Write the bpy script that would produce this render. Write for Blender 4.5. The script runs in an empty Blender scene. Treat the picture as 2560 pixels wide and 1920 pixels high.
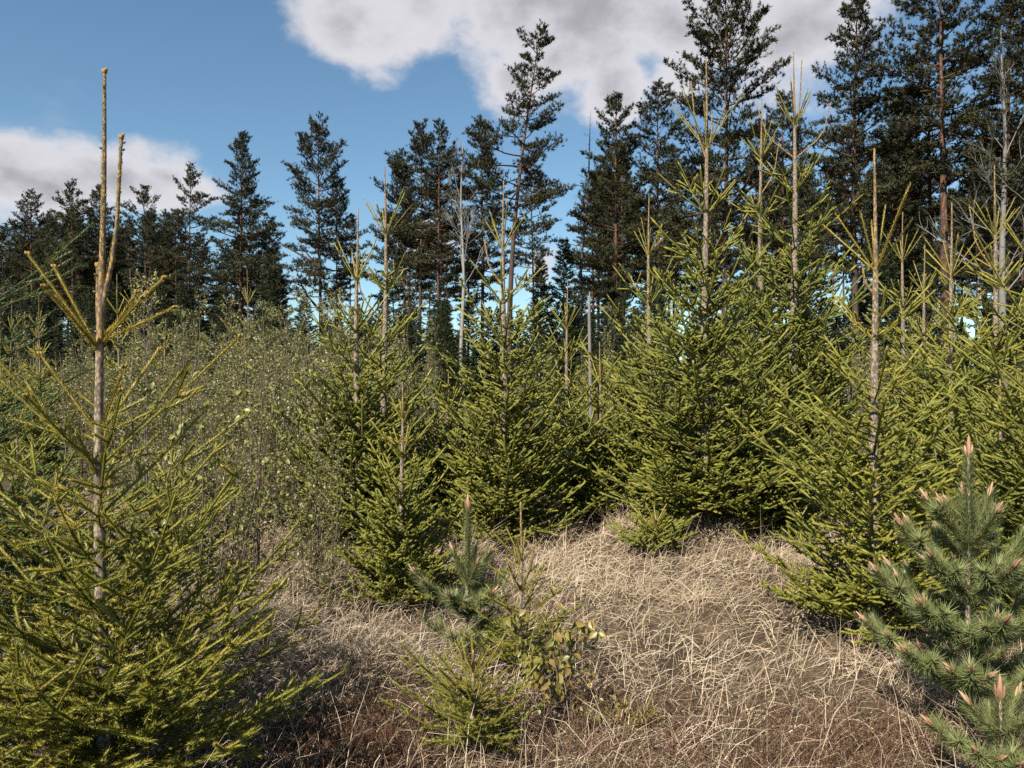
import bpy, math, random
import numpy as np
R = math.radians
SC = bpy.context.scene
COL = SC.collection

# ---------------------------------------------------------------- camera
EYE = 1.7
FPX = 1898.0          # focal length in photograph pixels (2560 wide)
cam = bpy.data.cameras.new('camera')
cam.sensor_fit = 'HORIZONTAL'
cam.angle = 2 * math.atan(1280 / FPX)
cam.clip_start = 0.05
cam.clip_end = 5000
camo = bpy.data.objects.new('camera', cam)
camo.location = (0, 0, EYE)
camo.rotation_euler = (R(90), 0, 0)
COL.objects.link(camo)
SC.camera = camo
SC.view_settings.view_transform = 'Standard'
SC.view_settings.look = 'None'
SC.view_settings.gamma = 1
SC.view_settings.exposure = 1.05
SC.cycles.max_bounces = 5
SC.cycles.diffuse_bounces = 3
SC.cycles.glossy_bounces = 2
SC.cycles.transmission_bounces = 3
SC.cycles.transparent_max_bounces = 4
SC.cycles.use_denoising = False
SC.cycles.caustics_reflective = False
SC.cycles.caustics_refractive = False

def at(px, py, d):
    return np.array(((px - 1280) / FPX * d, d, EYE + (960 - py) / FPX * d))

# ---------------------------------------------------------------- sun and sky
SUN_EL, SUN_AZ = 42.0, 213.0       # azimuth clockwise from +Y: behind the camera, to its left
sdir = np.array((math.sin(R(SUN_AZ)) * math.cos(R(SUN_EL)), math.cos(R(SUN_AZ)) * math.cos(R(SUN_EL)), math.sin(R(SUN_EL))))
sl = bpy.data.lights.new('sun', 'SUN')
sl.energy = 5.0
sl.angle = R(0.53)
sl.color = (1.0, 0.93, 0.82)
so = bpy.data.objects.new('sun', sl)
import mathutils
so.rotation_euler = mathutils.Vector(sdir).to_track_quat('Z', 'Y').to_euler()
COL.objects.link(so)

world = bpy.data.worlds.new('World')
SC.world = world
world.use_nodes = True
wn, wl = world.node_tree.nodes, world.node_tree.links
wn.clear()
def wnode(t, **k):
    n = wn.new(t)
    for a, b in k.items():
        setattr(n, a, b)
    return n
def wmath(op, a, b=None, c=None):
    n = wnode('ShaderNodeMath', operation=op)
    for i, v in enumerate((a, b, c)):
        if v is None: continue
        if isinstance(v, (int, float)): n.inputs[i].default_value = v
        else: wl.new(v, n.inputs[i])
    return n.outputs[0]
def wvec(op, a, b=None, out=0):
    n = wnode('ShaderNodeVectorMath', operation=op)
    for i, v in enumerate((a, b)):
        if v is None: continue
        if isinstance(v, (tuple, list)): n.inputs[i].default_value = v
        else: wl.new(v, n.inputs[i])
    return n.outputs[out]
def wramp(val, lo, hi):
    n = wnode('ShaderNodeMapRange', interpolation_type='SMOOTHSTEP')
    wl.new(val, n.inputs[0]); n.inputs[1].default_value = lo; n.inputs[2].default_value = hi
    return n.outputs[0]
sky = wnode('ShaderNodeTexSky', sky_type='NISHITA')
sky.sun_disc = False
sky.sun_elevation = R(SUN_EL)
sky.sun_rotation = R(SUN_AZ)
sky.air_density = 1.0; sky.dust_density = 0.1; sky.ozone_density = 2.2
hs = wnode('ShaderNodeMix', data_type='RGBA', blend_type='MULTIPLY'); hs.inputs['Factor'].default_value = 1
hs.inputs['B'].default_value = (.84, .98, .96, 1)     # the clear sky is a little more cyan than the model's
wl.new(sky.outputs[0], hs.inputs['A'])
tc = wnode('ShaderNodeTexCoord')
dirv = tc.outputs['Generated']
def fbm(scale, detail, rough, off=(0, 0, 0)):
    n = wnode('ShaderNodeTexNoise')
    n.inputs['Scale'].default_value = scale; n.inputs['Detail'].default_value = detail
    n.inputs['Roughness'].default_value = rough
    wl.new(wvec('ADD', wvec('MULTIPLY', dirv, (1, 1, 1.5)), off), n.inputs['Vector'])
    return n
warp = fbm(5, 2, 0.55)
dw = wvec('ADD', dirv, wvec('MULTIPLY', wvec('SUBTRACT', warp.outputs['Color'], (.5, .5, .5)), (.10, .10, .10)))
# cumulus puffs: (photo x, y, half width, half height, weight); the ones further round the sky are laid out at random below
blobs = [(910, 45, 190, 125, 1), (1080, 10, 150, 130, 1), (1480, -40, 400, 195, 1.1), (1300, 200, 120, 130, .9), (1420, 120, 160, 160, .8),
         (1750, 0, 330, 150, 1), (1990, 30, 260, 140, .95), (1530, 240, 85, 90, 1), (1700, 190, 95, 85, 1), (1960, 230, 130, 80, .6),
         (110, 470, 200, 100, 1.1), (300, 480, 180, 70, .95), (420, 465, 110, 70, .9), (10, 440, 120, 100, 1), (1090, 600, 70, 50, .6), (1365, 660, 50, 70, .7), (2470, 640, 100, 90, .6)]
specs = []
for (x, y, rx, ry, w) in blobs:
    v = np.array(((x - 1280) / FPX, 1, (960 - y) / FPX)); k = 1 / np.linalg.norm(v)
    specs.append((v * k, rx / FPX * k, ry / FPX * k, w))
rw = random.Random(4)
for i in range(9):
    a = R(55 + 250 * (i + rw.random()) / 9); e = R(rw.uniform(8, 62))
    s = rw.uniform(.14, .3)
    specs.append((np.array((math.sin(a) * math.cos(e), math.cos(a) * math.cos(e), math.sin(e))), s, s * .5, 1))
field = None
for c, rx, ry, w in specs:
    d = wvec('MULTIPLY', wvec('SUBTRACT', dw, tuple(c)), (1 / rx, 1 / rx, 1 / ry))
    f = wmath('MULTIPLY', wmath('SUBTRACT', 1.25, wvec('LENGTH', d, out=1)), w)
    field = f if field is None else wmath('SMOOTH_MAX', field, f, .25)
nz = fbm(11, 6, .6, (3, 1, 2)).outputs['Fac']
dens = wmath('ADD', field, wmath('MULTIPLY', wmath('SUBTRACT', nz, .5), 1.7))
mask = wramp(dens, .02, .62)
wisp = wmath('MULTIPLY', wramp(fbm(4.2, 7, .62, (7, 2, 5)).outputs['Fac'], .56, .8), .28)
mask = wmath('MAXIMUM', mask, wisp)
core = wmath('MULTIPLY', wramp(dens, .45, 1.35), wramp(fbm(7, 6, .6, (1, 9, 4)).outputs['Fac'], .3, .62))
cm = wnode('ShaderNodeMix', data_type='RGBA')
wl.new(core, cm.inputs['Factor'])
cm.inputs['A'].default_value = (.365, .358, .376, 1)
cm.inputs['B'].default_value = (.185, .183, .196, 1)
bsky = wnode('ShaderNodeBackground'); wl.new(hs.outputs['Result'], bsky.inputs[0]); bsky.inputs[1].default_value = 0.068
bcl = wnode('ShaderNodeBackground'); wl.new(cm.outputs['Result'], bcl.inputs[0]); bcl.inputs[1].default_value = 1.0
mx = wnode('ShaderNodeMixShader')
wl.new(wmath('MULTIPLY', mask, .96), mx.inputs[0]); wl.new(bsky.outputs[0], mx.inputs[1]); wl.new(bcl.outputs[0], mx.inputs[2])
wo = wnode('ShaderNodeOutputWorld'); wl.new(mx.outputs[0], wo.inputs[0])
world.cycles.sampling_method = 'MANUAL'
world.cycles.sample_map_resolution = 512

# ---------------------------------------------------------------- materials
def ramp_mat(name, stops, rough=.6, spec=.3, transl=0.0, noise=None, bump=None, dark=None):
    """colour from the 'tint' attribute of the mesh (natural colour differences), some noise, optional translucency"""
    m = bpy.data.materials.new(name); m.use_nodes = True
    n, l = m.node_tree.nodes, m.node_tree.links
    n.clear()
    out = n.new('ShaderNodeOutputMaterial')
    p = n.new('ShaderNodeBsdfPrincipled')
    p.inputs['Roughness'].default_value = rough
    p.inputs['Specular IOR Level'].default_value = spec
    at_ = n.new('ShaderNodeAttribute'); at_.attribute_name = 'tint'
    cr = n.new('ShaderNodeValToRGB')
    el = cr.color_ramp.elements
    while len(el) < len(stops): el.new(.5)
    for e, (pos, c) in zip(el, stops):
        e.position = pos; e.color = (*c, 1)
    fac = at_.outputs['Fac']
    tcn = n.new('ShaderNodeTexCoord')
    if noise:
        sc, amt = noise
        t = n.new('ShaderNodeTexNoise'); t.inputs['Scale'].default_value = sc; t.inputs['Detail'].default_value = 5
        l.new(tcn.outputs['Object'], t.inputs['Vector'])
        ma = n.new('ShaderNodeMath'); ma.operation = 'MULTIPLY_ADD'
        l.new(t.outputs['Fac'], ma.inputs[0]); ma.inputs[1].default_value = amt
        su = n.new('ShaderNodeMath'); su.operation = 'SUBTRACT'; l.new(fac, su.inputs[0]); su.inputs[1].default_value = amt * .5
        l.new(su.outputs[0], ma.inputs[2]); fac = ma.outputs[0]
    l.new(fac, cr.inputs[0])
    col = cr.outputs[0]
    if dark:       # bark flakes / lichen specks
        sc, thr, c2 = dark
        v = n.new('ShaderNodeTexVoronoi'); v.inputs['Scale'].default_value = sc
        mp = n.new('ShaderNodeMapping'); mp.inputs['Scale'].default_value = (1, 1, .45)
        l.new(tcn.outputs['Object'], mp.inputs[0]); l.new(mp.outputs[0], v.inputs['Vector'])
        mr = n.new('ShaderNodeMapRange'); mr.inputs[1].default_value = thr; mr.inputs[2].default_value = thr + .3
        l.new(v.outputs['Distance'], mr.inputs[0])
        mi = n.new('ShaderNodeMix'); mi.data_type = 'RGBA'
        l.new(mr.outputs[0], mi.inputs['Factor']); l.new(col, mi.inputs['A']); mi.inputs['B'].default_value = (*c2, 1)
        col = mi.outputs['Result']
    l.new(col, p.inputs['Base Color'])
    if bump:
        t = n.new('ShaderNodeTexNoise'); t.inputs['Scale'].default_value = bump[0]; t.inputs['Detail'].default_value = 6
        l.new(tcn.outputs['Object'], t.inputs['Vector'])
        b = n.new('ShaderNodeBump'); b.inputs['Strength'].default_value = bump[1]; b.inputs['Distance'].default_value = bump[2]
        l.new(t.outputs['Fac'], b.inputs['Height']); l.new(b.outputs[0], p.inputs['Normal'])
    if transl:
        tr = n.new('ShaderNodeBsdfTranslucent'); l.new(col, tr.inputs[0])
        ms = n.new('ShaderNodeMixShader'); ms.inputs[0].default_value = transl
        l.new(p.outputs[0], ms.inputs[1]); l.new(tr.outputs[0], ms.inputs[2]); l.new(ms.outputs[0], out.inputs[0])
    else:
        l.new(p.outputs[0], out.inputs[0])
    return m

M = {}
M['needle'] = ramp_mat('spruce_needle', [(0, (.034, .047, .009)), (.45, (.128, .136, .020)), (.7, (.21, .19, .03)), (1, (.30, .225, .038))], .45, .4, .12)
M['needle_blue'] = ramp_mat('spruce_needle_cool', [(0, (.035, .06, .025)), (.45, (.075, .105, .03)), (1, (.2, .18, .04))], .5, .35, .12)
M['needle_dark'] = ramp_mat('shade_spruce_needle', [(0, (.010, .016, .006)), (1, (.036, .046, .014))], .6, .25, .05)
M['pine_needle'] = ramp_mat('young_pine_needle', [(0, (.07, .09, .033)), (.5, (.17, .19, .07)), (1, (.25, .26, .11))], .42, .45, .1)
M['pine_far'] = ramp_mat('old_pine_needle', [(0, (.018, .021, .009)), (.5, (.042, .044, .017)), (1, (.075, .07, .026))], .6, .2, .05)
M['bark_spruce'] = ramp_mat('young_spruce_bark', [(0, (.10, .075, .055)), (.5, (.30, .24, .18)), (1, (.32, .20, .07))], .85, .15, 0, (18, .35), (60, .6, .004), (90, .3, (.11, .085, .065)))
M['twig'] = ramp_mat('spruce_twig_bark', [(0, (.075, .05, .03)), (.5, (.16, .105, .05)), (1, (.29, .18, .055))], .85, .15)
M['bark_pine'] = ramp_mat('old_pine_bark', [(0, (.05, .04, .036)), (.4, (.075, .05, .04)), (.65, (.14, .068, .042)), (1, (.17, .08, .042))], .9, .1, 0, (3.0, .3), (9, .8, .03), (9, .3, (.06, .042, .035)))
M['limb_pine'] = ramp_mat('old_pine_limb', [(0, (.04, .03, .024)), (1, (.11, .058, .036))], .9, .1)
M['bark_pale'] = ramp_mat('pale_smooth_bark', [(0, (.07, .065, .058)), (.5, (.17, .16, .145)), (1, (.27, .255, .23))], .8, .2, 0, (5, .5), (14, .4, .01))
M['dead_wood'] = ramp_mat('weathered_dead_wood', [(0, (.07, .065, .06)), (1, (.19, .18, .17))], .9, .1, 0, (8, .7), (30, .5, .01))
M['leaf_thicket'] = ramp_mat('small_spring_leaf', [(0, (.10, .105, .03)), (.5, (.19, .185, .055)), (1, (.30, .28, .13))], .4, .45, .25)
M['leaf_glossy'] = ramp_mat('glossy_spring_leaf', [(0, (.10, .12, .028)), (.5, (.20, .19, .045)), (1, (.24, .17, .05))], .4, .45, .25)
M['stem'] = ramp_mat('sapling_stem', [(0, (.06, .042, .032)), (.5, (.11, .08, .06)), (1, (.22, .19, .16))], .7, .25)
M['grass'] = ramp_mat('dry_grass', [(0, (.12, .082, .05)), (.45, (.35, .26, .17)), (.85, (.55, .45, .33)), (1, (.13, .13, .04))], .6, .3, .1)
M['heather'] = ramp_mat('heather_twig', [(0, (.06, .035, .025)), (.6, (.15, .075, .05)), (1, (.10, .10, .035))], .8, .15)
M['bud_pine'] = ramp_mat('pine_bud', [(0, (.22, .11, .065)), (1, (.44, .27, .18))], .6, .3, 0, (120, .8), (200, .5, .002))
M['bud_spruce'] = ramp_mat('spruce_bud', [(0, (.22, .12, .05)), (1, (.36, .26, .09))], .6, .3, 0, (150, .8), (200, .5, .002))
def ground_mat():
    m = bpy.data.materials.new('forest_clearing_ground'); m.use_nodes = True
    n, l = m.node_tree.nodes, m.node_tree.links
    p = n['Principled BSDF']; p.inputs['Roughness'].default_value = .95; p.inputs['Specular IOR Level'].default_value = .1
    tcn = n.new('ShaderNodeTexCoord')
    a = n.new('ShaderNodeTexNoise'); a.inputs['Scale'].default_value = 1.6; a.inputs['Detail'].default_value = 9; a.inputs['Roughness'].default_value = .7
    b = n.new('ShaderNodeTexNoise'); b.inputs['Scale'].default_value = 60; b.inputs['Detail'].default_value = 6
    for t in (a, b): l.new(tcn.outputs['Object'], t.inputs['Vector'])
    mi = n.new('ShaderNodeMath'); mi.operation = 'MULTIPLY_ADD'; l.new(b.outputs['Fac'], mi.inputs[0]); mi.inputs[1].default_value = .5; l.new(a.outputs['Fac'], mi.inputs[2])
    cr = n.new('ShaderNodeValToRGB'); e = cr.color_ramp.elements
    e[0].position = .5; e[0].color = (.03, .022, .015, 1); e[1].position = 1.0; e[1].color = (.17, .125, .08, 1)  # soil and litter tones darkened to stand in for shadow between grass blades
    x = e.new(.75); x.color = (.075, .054, .035, 1)
    l.new(mi.outputs[0], cr.inputs[0]); l.new(cr.outputs[0], p.inputs['Base Color'])
    bu = n.new('ShaderNodeBump'); bu.inputs['Strength'].default_value = .9; bu.inputs['Distance'].default_value = .03
    l.new(b.outputs['Fac'], bu.inputs['Height']); l.new(bu.outputs[0], p.inputs['Normal'])
    return m
M['ground'] = ground_mat()

# ---------------------------------------------------------------- mesh helpers
def nrm(a):
    return a / np.maximum(np.linalg.norm(a, axis=-1, keepdims=True), 1e-9)

class MB:
    def __init__(s):
        s.V, s.F, s.K, s.T, s.n = [], [], [], [], 0
    def add(s, v, f, mat=0, tint=.5):
        v = np.asarray(v, float); f = np.asarray(f, np.int64)
        s.V.append(v); s.F.append(f + s.n); s.K.append(np.full(len(f), mat, np.int32))
        s.T.append(np.broadcast_to(np.asarray(tint, float), (len(v),))); s.n += len(v)
    def tube(s, pts, rad, mat=0, tint=.5, n=6, cap=True):
        pts = np.asarray(pts, float); k = len(pts)
        rad = np.broadcast_to(np.asarray(rad, float), (k,))
        tan = nrm(np.gradient(pts, axis=0))
        ref = np.array((1., 0, 0)) if abs(tan[0][0]) < .8 else np.array((0, 1., 0))
        u = nrm(np.cross(tan, ref)); w = np.cross(tan, u)
        a = np.linspace(0, 2 * np.pi, n, endpoint=False)
        v = pts[:, None] + rad[:, None, None] * (np.cos(a)[None, :, None] * u[:, None] + np.sin(a)[None, :, None] * w[:, None])
        v = v.reshape(-1, 3)
        i = np.arange(k - 1)[:, None] * n; j = np.arange(n)[None]; j2 = (j + 1) % n
        a_, b_, c_, d_ = i + j, i + j2, i + n + j2, i + n + j
        f = np.concatenate([np.stack([a_, b_, c_], -1).reshape(-1, 3), np.stack([a_, c_, d_], -1).reshape(-1, 3)])
        t = np.repeat(np.broadcast_to(np.asarray(tint, float), (k,)), n)
        if cap:
            v = np.concatenate([v, pts[-1:] + tan[-1] * rad[-1] * .8]); t = np.append(t, t[-1])
            b0 = (k - 1) * n
            f = np.concatenate([f, np.stack([b0 + j[0], b0 + j2[0], np.full(n, k * n)], -1)])
        s.add(v, f, mat, t)
    def segs(s, P, Q, r0, r1, mat=0, tint=.5, n=3):
        """many separate tapered twig segments at once"""
        P = np.asarray(P, float); Q = np.asarray(Q, float); m = len(P)
        if not m: return
        r0 = np.broadcast_to(r0, (m,)); r1 = np.broadcast_to(r1, (m,))
        d = nrm(Q - P)
        ref = np.where(np.abs(d[:, 2:3]) < .8, np.array((0., 0, 1))[None], np.array((1., 0, 0))[None])
        u = nrm(np.cross(d, ref)); w = np.cross(d, u)
        a = np.linspace(0, 2 * np.pi, n, endpoint=False)
        ring = np.cos(a)[None, :, None] * u[:, None] + np.sin(a)[None, :, None] * w[:, None]
        v = np.concatenate([P[:, None] + ring * r0[:, None, None], Q[:, None] + ring * r1[:, None, None]], 1)
        b = (np.arange(m) * 2 * n)[:, None]; j = np.arange(n)[None]; j2 = (j + 1) % n
        f = np.concatenate([np.stack([b + j, b + j2, b + n + j2], -1).reshape(-1, 3), np.stack([b + j, b + n + j2, b + n + j], -1).reshape(-1, 3)])
        s.add(v.reshape(-1, 3), f, mat, np.repeat(np.broadcast_to(np.asarray(tint, float), (m,)), 2 * n))
    def needles(s, P, D, L, per_m, nl, nw, ang, rng, mat=0, tint=.5, r=.002, up=.0, mn=3, t0=0.0, jit=.2):
        P = np.asarray(P, float); D = np.asarray(D, float); L = np.asarray(L, float); m = len(P)
        if not m: return
        cnt = np.maximum(mn, (per_m * L + rng.random(m)).astype(int))
        ix = np.repeat(np.arange(m), cnt); N = len(ix)
        k = np.arange(N) - np.repeat(np.cumsum(cnt) - cnt, cnt)
        t = t0 + (1 - t0) * (k + rng.random(N) * .8) / cnt[ix]
        phi = k * 2.39996 + rng.random(m)[ix] * 6.28 + rng.normal(0, .25, N)
        ref = np.where(np.abs(D[:, 2:3]) < .9, np.array((0., 0, 1))[None], np.array((1., 0, 0))[None])
        u = nrm(np.cross(D, ref)); w = np.cross(D, u)
        rad = np.cos(phi)[:, None] * u[ix] + np.sin(phi)[:, None] * w[ix]
        a = np.broadcast_to(np.asarray(ang, float), (m,))[ix] * (1 + rng.normal(0, jit, N)) * (1 - .45 * t ** 3)
        nd = np.cos(a)[:, None] * D[ix] + np.sin(a)[:, None] * rad
        nd[:, 2] += up
        nd = nrm(nd)
        ln = np.broadcast_to(np.asarray(nl, float), (m,))[ix] * rng.uniform(.75, 1.15, N)
        base = P[ix] + D[ix] * (L[ix] * t)[:, None] + rad * r
        wv = nrm(np.cross(nd, rad) + 1e-4) * (nw * .5)
        v = np.stack([base - wv, base + wv, base + nd * ln[:, None]], 1).reshape(-1, 3)
        tt = np.broadcast_to(np.asarray(tint, float), (m,))[ix] + rng.normal(0, .06, N)
        s.add(v, np.arange(3 * N).reshape(-1, 3), mat, np.repeat(np.clip(tt, 0, 1), 3))
    def rods(s, P, D, L, r, mat=0, tint=.5):
        """the dense body of a needled shoot: a three-sided spindle"""
        P = np.asarray(P, float); m = len(P)
        if not m: return
        ref = np.where(np.abs(D[:, 2:3]) < .8, np.array((0., 0, 1))[None], np.array((1., 0, 0))[None])
        u = nrm(np.cross(D, ref)); w = np.cross(D, u)
        a = np.linspace(0, 2 * np.pi, 3, endpoint=False) + .5
        ring = np.cos(a)[None, :, None] * u[:, None] + np.sin(a)[None, :, None] * w[:, None]
        r = np.broadcast_to(r, (m,))[:, None, None]
        v = np.concatenate([P[:, None] + ring * r * .8, (P + D * (L * .86)[:, None])[:, None] + ring * r, (P + D * (L + r[:, 0, 0] * 1.2)[:, None])[:, None]], 1)
        b = (np.arange(m) * 7)[:, None]
        f = np.concatenate([b + q for q in ([0, 1, 4], [0, 4, 3], [1, 2, 5], [1, 5, 4], [2, 0, 3], [2, 3, 5], [3, 4, 6], [4, 5, 6], [5, 3, 6])])
        s.add(v.reshape(-1, 3), f, mat, np.repeat(np.broadcast_to(np.asarray(tint, float), (m,)), 7))
    def leaves(s, P, D, nrm_, L, W, mat=0, tint=.5, fold=.25):
        """diamond leaves folded on the midrib: 2 triangles each"""
        P = np.asarray(P, float); m = len(P)
        if not m: return
        D = nrm(np.asarray(D, float)); side = nrm(np.cross(D, nrm_)); up = np.cross(side, D)
        L = np.broadcast_to(L, (m,))[:, None]; W = np.broadcast_to(W, (m,))[:, None]
        tip = P + D * L
        l_ = P + D * L * .45 - side * W * .5 + up * W * fold
        r_ = P + D * L * .45 + side * W * .5 + up * W * fold
        v = np.stack([P, r_, tip, l_], 1).reshape(-1, 3)
        b = (np.arange(m) * 4)[:, None]
        f = np.concatenate([b + [0, 1, 2], b + [0, 2, 3]])
        s.add(v, f, mat, np.repeat(np.broadcast_to(np.asarray(tint, float), (m,)), 4))
    def ball(s, c, ax, rl, rr, mat=0, tint=.5, n=6):
        ax = nrm(np.asarray(ax, float)); c = np.asarray(c, float)
        pts = [c - ax * rl, c - ax * rl * .5, c + ax * rl * .15, c + ax * rl * .7, c + ax * rl]
        s.tube(pts, [rr * .35, rr * .9, rr, rr * .6, rr * .12], mat, tint, n)
    def mesh(s, name, mats, smooth=False):
        me = bpy.data.meshes.new(name)
        V = np.concatenate(s.V); F = np.concatenate(s.F); K = np.concatenate(s.K); T = np.concatenate(s.T)
        me.vertices.add(len(V)); me.vertices.foreach_set('co', V.astype(np.float32).ravel())
        me.loops.add(F.size); me.loops.foreach_set('vertex_index', F.astype(np.int32).ravel())
        me.polygons.add(len(F)); me.polygons.foreach_set('loop_start', np.arange(0, F.size, 3, dtype=np.int32))
        me.polygons.foreach_set('material_index', K)
        if smooth: me.polygons.foreach_set('use_smooth', np.ones(len(F), bool))
        a = me.attributes.new('tint', 'FLOAT', 'POINT'); a.data.foreach_set('value', T.astype(np.float32))
        for m in mats: me.materials.append(M[m])
        me.update(calc_edges=True)
        return me
    def build(s, name, mats, parent=None, smooth=False):
        if not s.V: return None
        return link(name, s.mesh(name, mats, smooth), parent)

def link(name, me, parent=None):
    o = bpy.data.objects.new(name, me); COL.objects.link(o); o.parent = parent
    return o
def tag(o, label, cat, group=None, kind=None):
    if label: o['label'] = label
    if cat: o['category'] = cat
    if group: o['group'] = group
    if kind: o['kind'] = kind
    return o
def thing(name, label, cat, loc=(0, 0, 0), group=None):
    o = bpy.data.objects.new(name, None); COL.objects.link(o); o.location = loc
    o.empty_display_size = .1
    return tag(o, label, cat, group)
def dup(o, parent=None):
    c = o.copy(); COL.objects.link(c); c.parent = parent
    for ch in o.children: dup(ch, c)
    return c

# ---------------------------------------------------------------- ground
grng = np.random.default_rng(11)
NB = 260
bx = grng.uniform(-7, 8, NB); by = grng.uniform(2.2, 14, NB); br = grng.uniform(.14, .42, NB); bh = grng.uniform(.04, .17, NB)
def gz(x, y):
    x = np.atleast_1d(np.asarray(x, float)); y = np.atleast_1d(np.asarray(y, float))
    z = .05 * np.sin(x * .9 + 1) * np.cos(y * .7) + .12 * np.exp(-((x - 1.9) ** 2 / 1.6 + (y - 6.2) ** 2 / 1.2)) * 1.2
    for i in range(0, len(x), 4000):
        s = slice(i, i + 4000)
        z[s] += (bh * np.exp(-((x[s, None] - bx) ** 2 + (y[s, None] - by) ** 2) / (br ** 2))).sum(1)
    return z
def gz1(x, y): return float(gz(x, y)[0])
nx = np.concatenate([[-900, -400, -180, -80, -40, -20, -12], np.linspace(-8, 9, 130), [13, 20, 40, 80, 180, 400, 900]])
ny = np.concatenate([[-500, -200, -80, -30, -10, -3, 0], np.linspace(1.5, 15, 100), [20, 30, 50, 90, 160, 300, 600, 1200]])
X, Y = np.meshgrid(nx, ny)
Z = gz(X.ravel(), Y.ravel())
Zf = np.where((np.abs(X.ravel()) < 60) & (np.abs(Y.ravel()) < 60), Z, 0)
gb = MB()
ii = (np.arange(len(ny) - 1)[:, None] * len(nx) + np.arange(len(nx) - 1)[None]).ravel()
gb.add(np.stack([X.ravel(), Y.ravel(), Zf], 1), np.concatenate([np.stack([ii, ii + 1, ii + len(nx) + 1], 1), np.stack([ii, ii + len(nx) + 1, ii + len(nx)], 1)]))
tag(gb.build('ground', ['ground'], None, True), 'uneven clearing floor under the dry grass', 'ground', kind='structure')

# ---------------------------------------------------------------- young spruces
def v3(a, b, k): return (a[0] + b[0] * k, a[1] + b[1] * k, a[2] + b[2] * k)
def unit(a):
    l = math.sqrt(a[0] * a[0] + a[1] * a[1] + a[2] * a[2]) or 1
    return (a[0] / l, a[1] / l, a[2] / l)
def cross(a, b): return (a[1] * b[2] - a[2] * b[1], a[2] * b[0] - a[0] * b[2], a[0] * b[1] - a[1] * b[0])

def grow(out, rnd, p, d, L, age, order, maxo, up, lat, prob=1.0, age0=None):
    """one axis of a spruce branch made of yearly shoots, with side shoots in its plane; out: (p, q, order, years)"""
    age0 = age0 or age
    seg = L / age
    for j in range(age):
        d = unit((d[0] + rnd.gauss(0, .045), d[1] + rnd.gauss(0, .045), d[2] + up + rnd.gauss(0, .04)))
        s = seg * rnd.uniform(.85, 1.15)
        q = v3(p, d, s)
        left = age - j - 1
        out.append((p, q, order, left))
        if order < maxo:
            side = unit(cross(d, (0, 0, 1)))
            nor = cross(side, d)
            spots = []
            if left > 0:
                spots += [(q, 1, left, 1.0), (q, -1, left, 1.0)]
                if rnd.random() < .45: spots.append((q, rnd.choice((-1, 1)), max(1, left - 1), .7))
            if left > 0 or order == 0 and age0 > 2:
                for _ in range(2 if order == 0 else 1):
                    if rnd.random() < .75:
                        spots.append((v3(p, d, s * rnd.uniform(.25, .85)), rnd.choice((-1, 1)), max(1, left - 1), .55))
            for (b, sg, ag, k) in spots:
                if rnd.random() > prob * (1 if order == 0 else .62): continue
                an = R(rnd.uniform(38, 60)); tilt = rnd.gauss(.08, .28)
                ld = unit(tuple(math.cos(an) * d[i] + math.sin(an) * (sg * side[i] * math.cos(tilt) + nor[i] * math.sin(tilt)) for i in range(3)))
                LL = seg * ag * lat * k * rnd.uniform(.75, 1.2)
                grow(out, rnd, b, ld, LL, ag if LL / ag > .03 else max(1, int(LL / .03)), order + 1, maxo, up * .7, lat, prob, age0)
        p = q
    return p, d

def auto_whorls(H, leader, R_, n, rnd, e_top=56, e_bot=2, nb=6, shape=.75, low=.12):
    """list of (height, branch count, length, elevation, years) from the top whorl down"""
    hs = [H - leader]
    step = leader * .8
    rest = H - leader - low
    w = [1.0 * .86 ** i for i in range(n - 1)]
    sw = sum(w) or 1
    for k in w: hs.append(hs[-1] - rest * k / sw)
    res = []
    for i, h in enumerate(hs):
        t = (H - h) / H
        L = R_ * min(1.0, (max(0, (H - h) - leader * .3) / (H * shape)) ** .8) * rnd.uniform(.9, 1.1)
        L = max(L, leader * .62)
        e = e_top + (e_bot - e_top) * min(1, (i / max(1, n - 1)) ** .8)
        res.append((h, nb + rnd.choice((-1, 0, 0, 1)), L, e, min(7, i + 1)))
    return res

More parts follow.
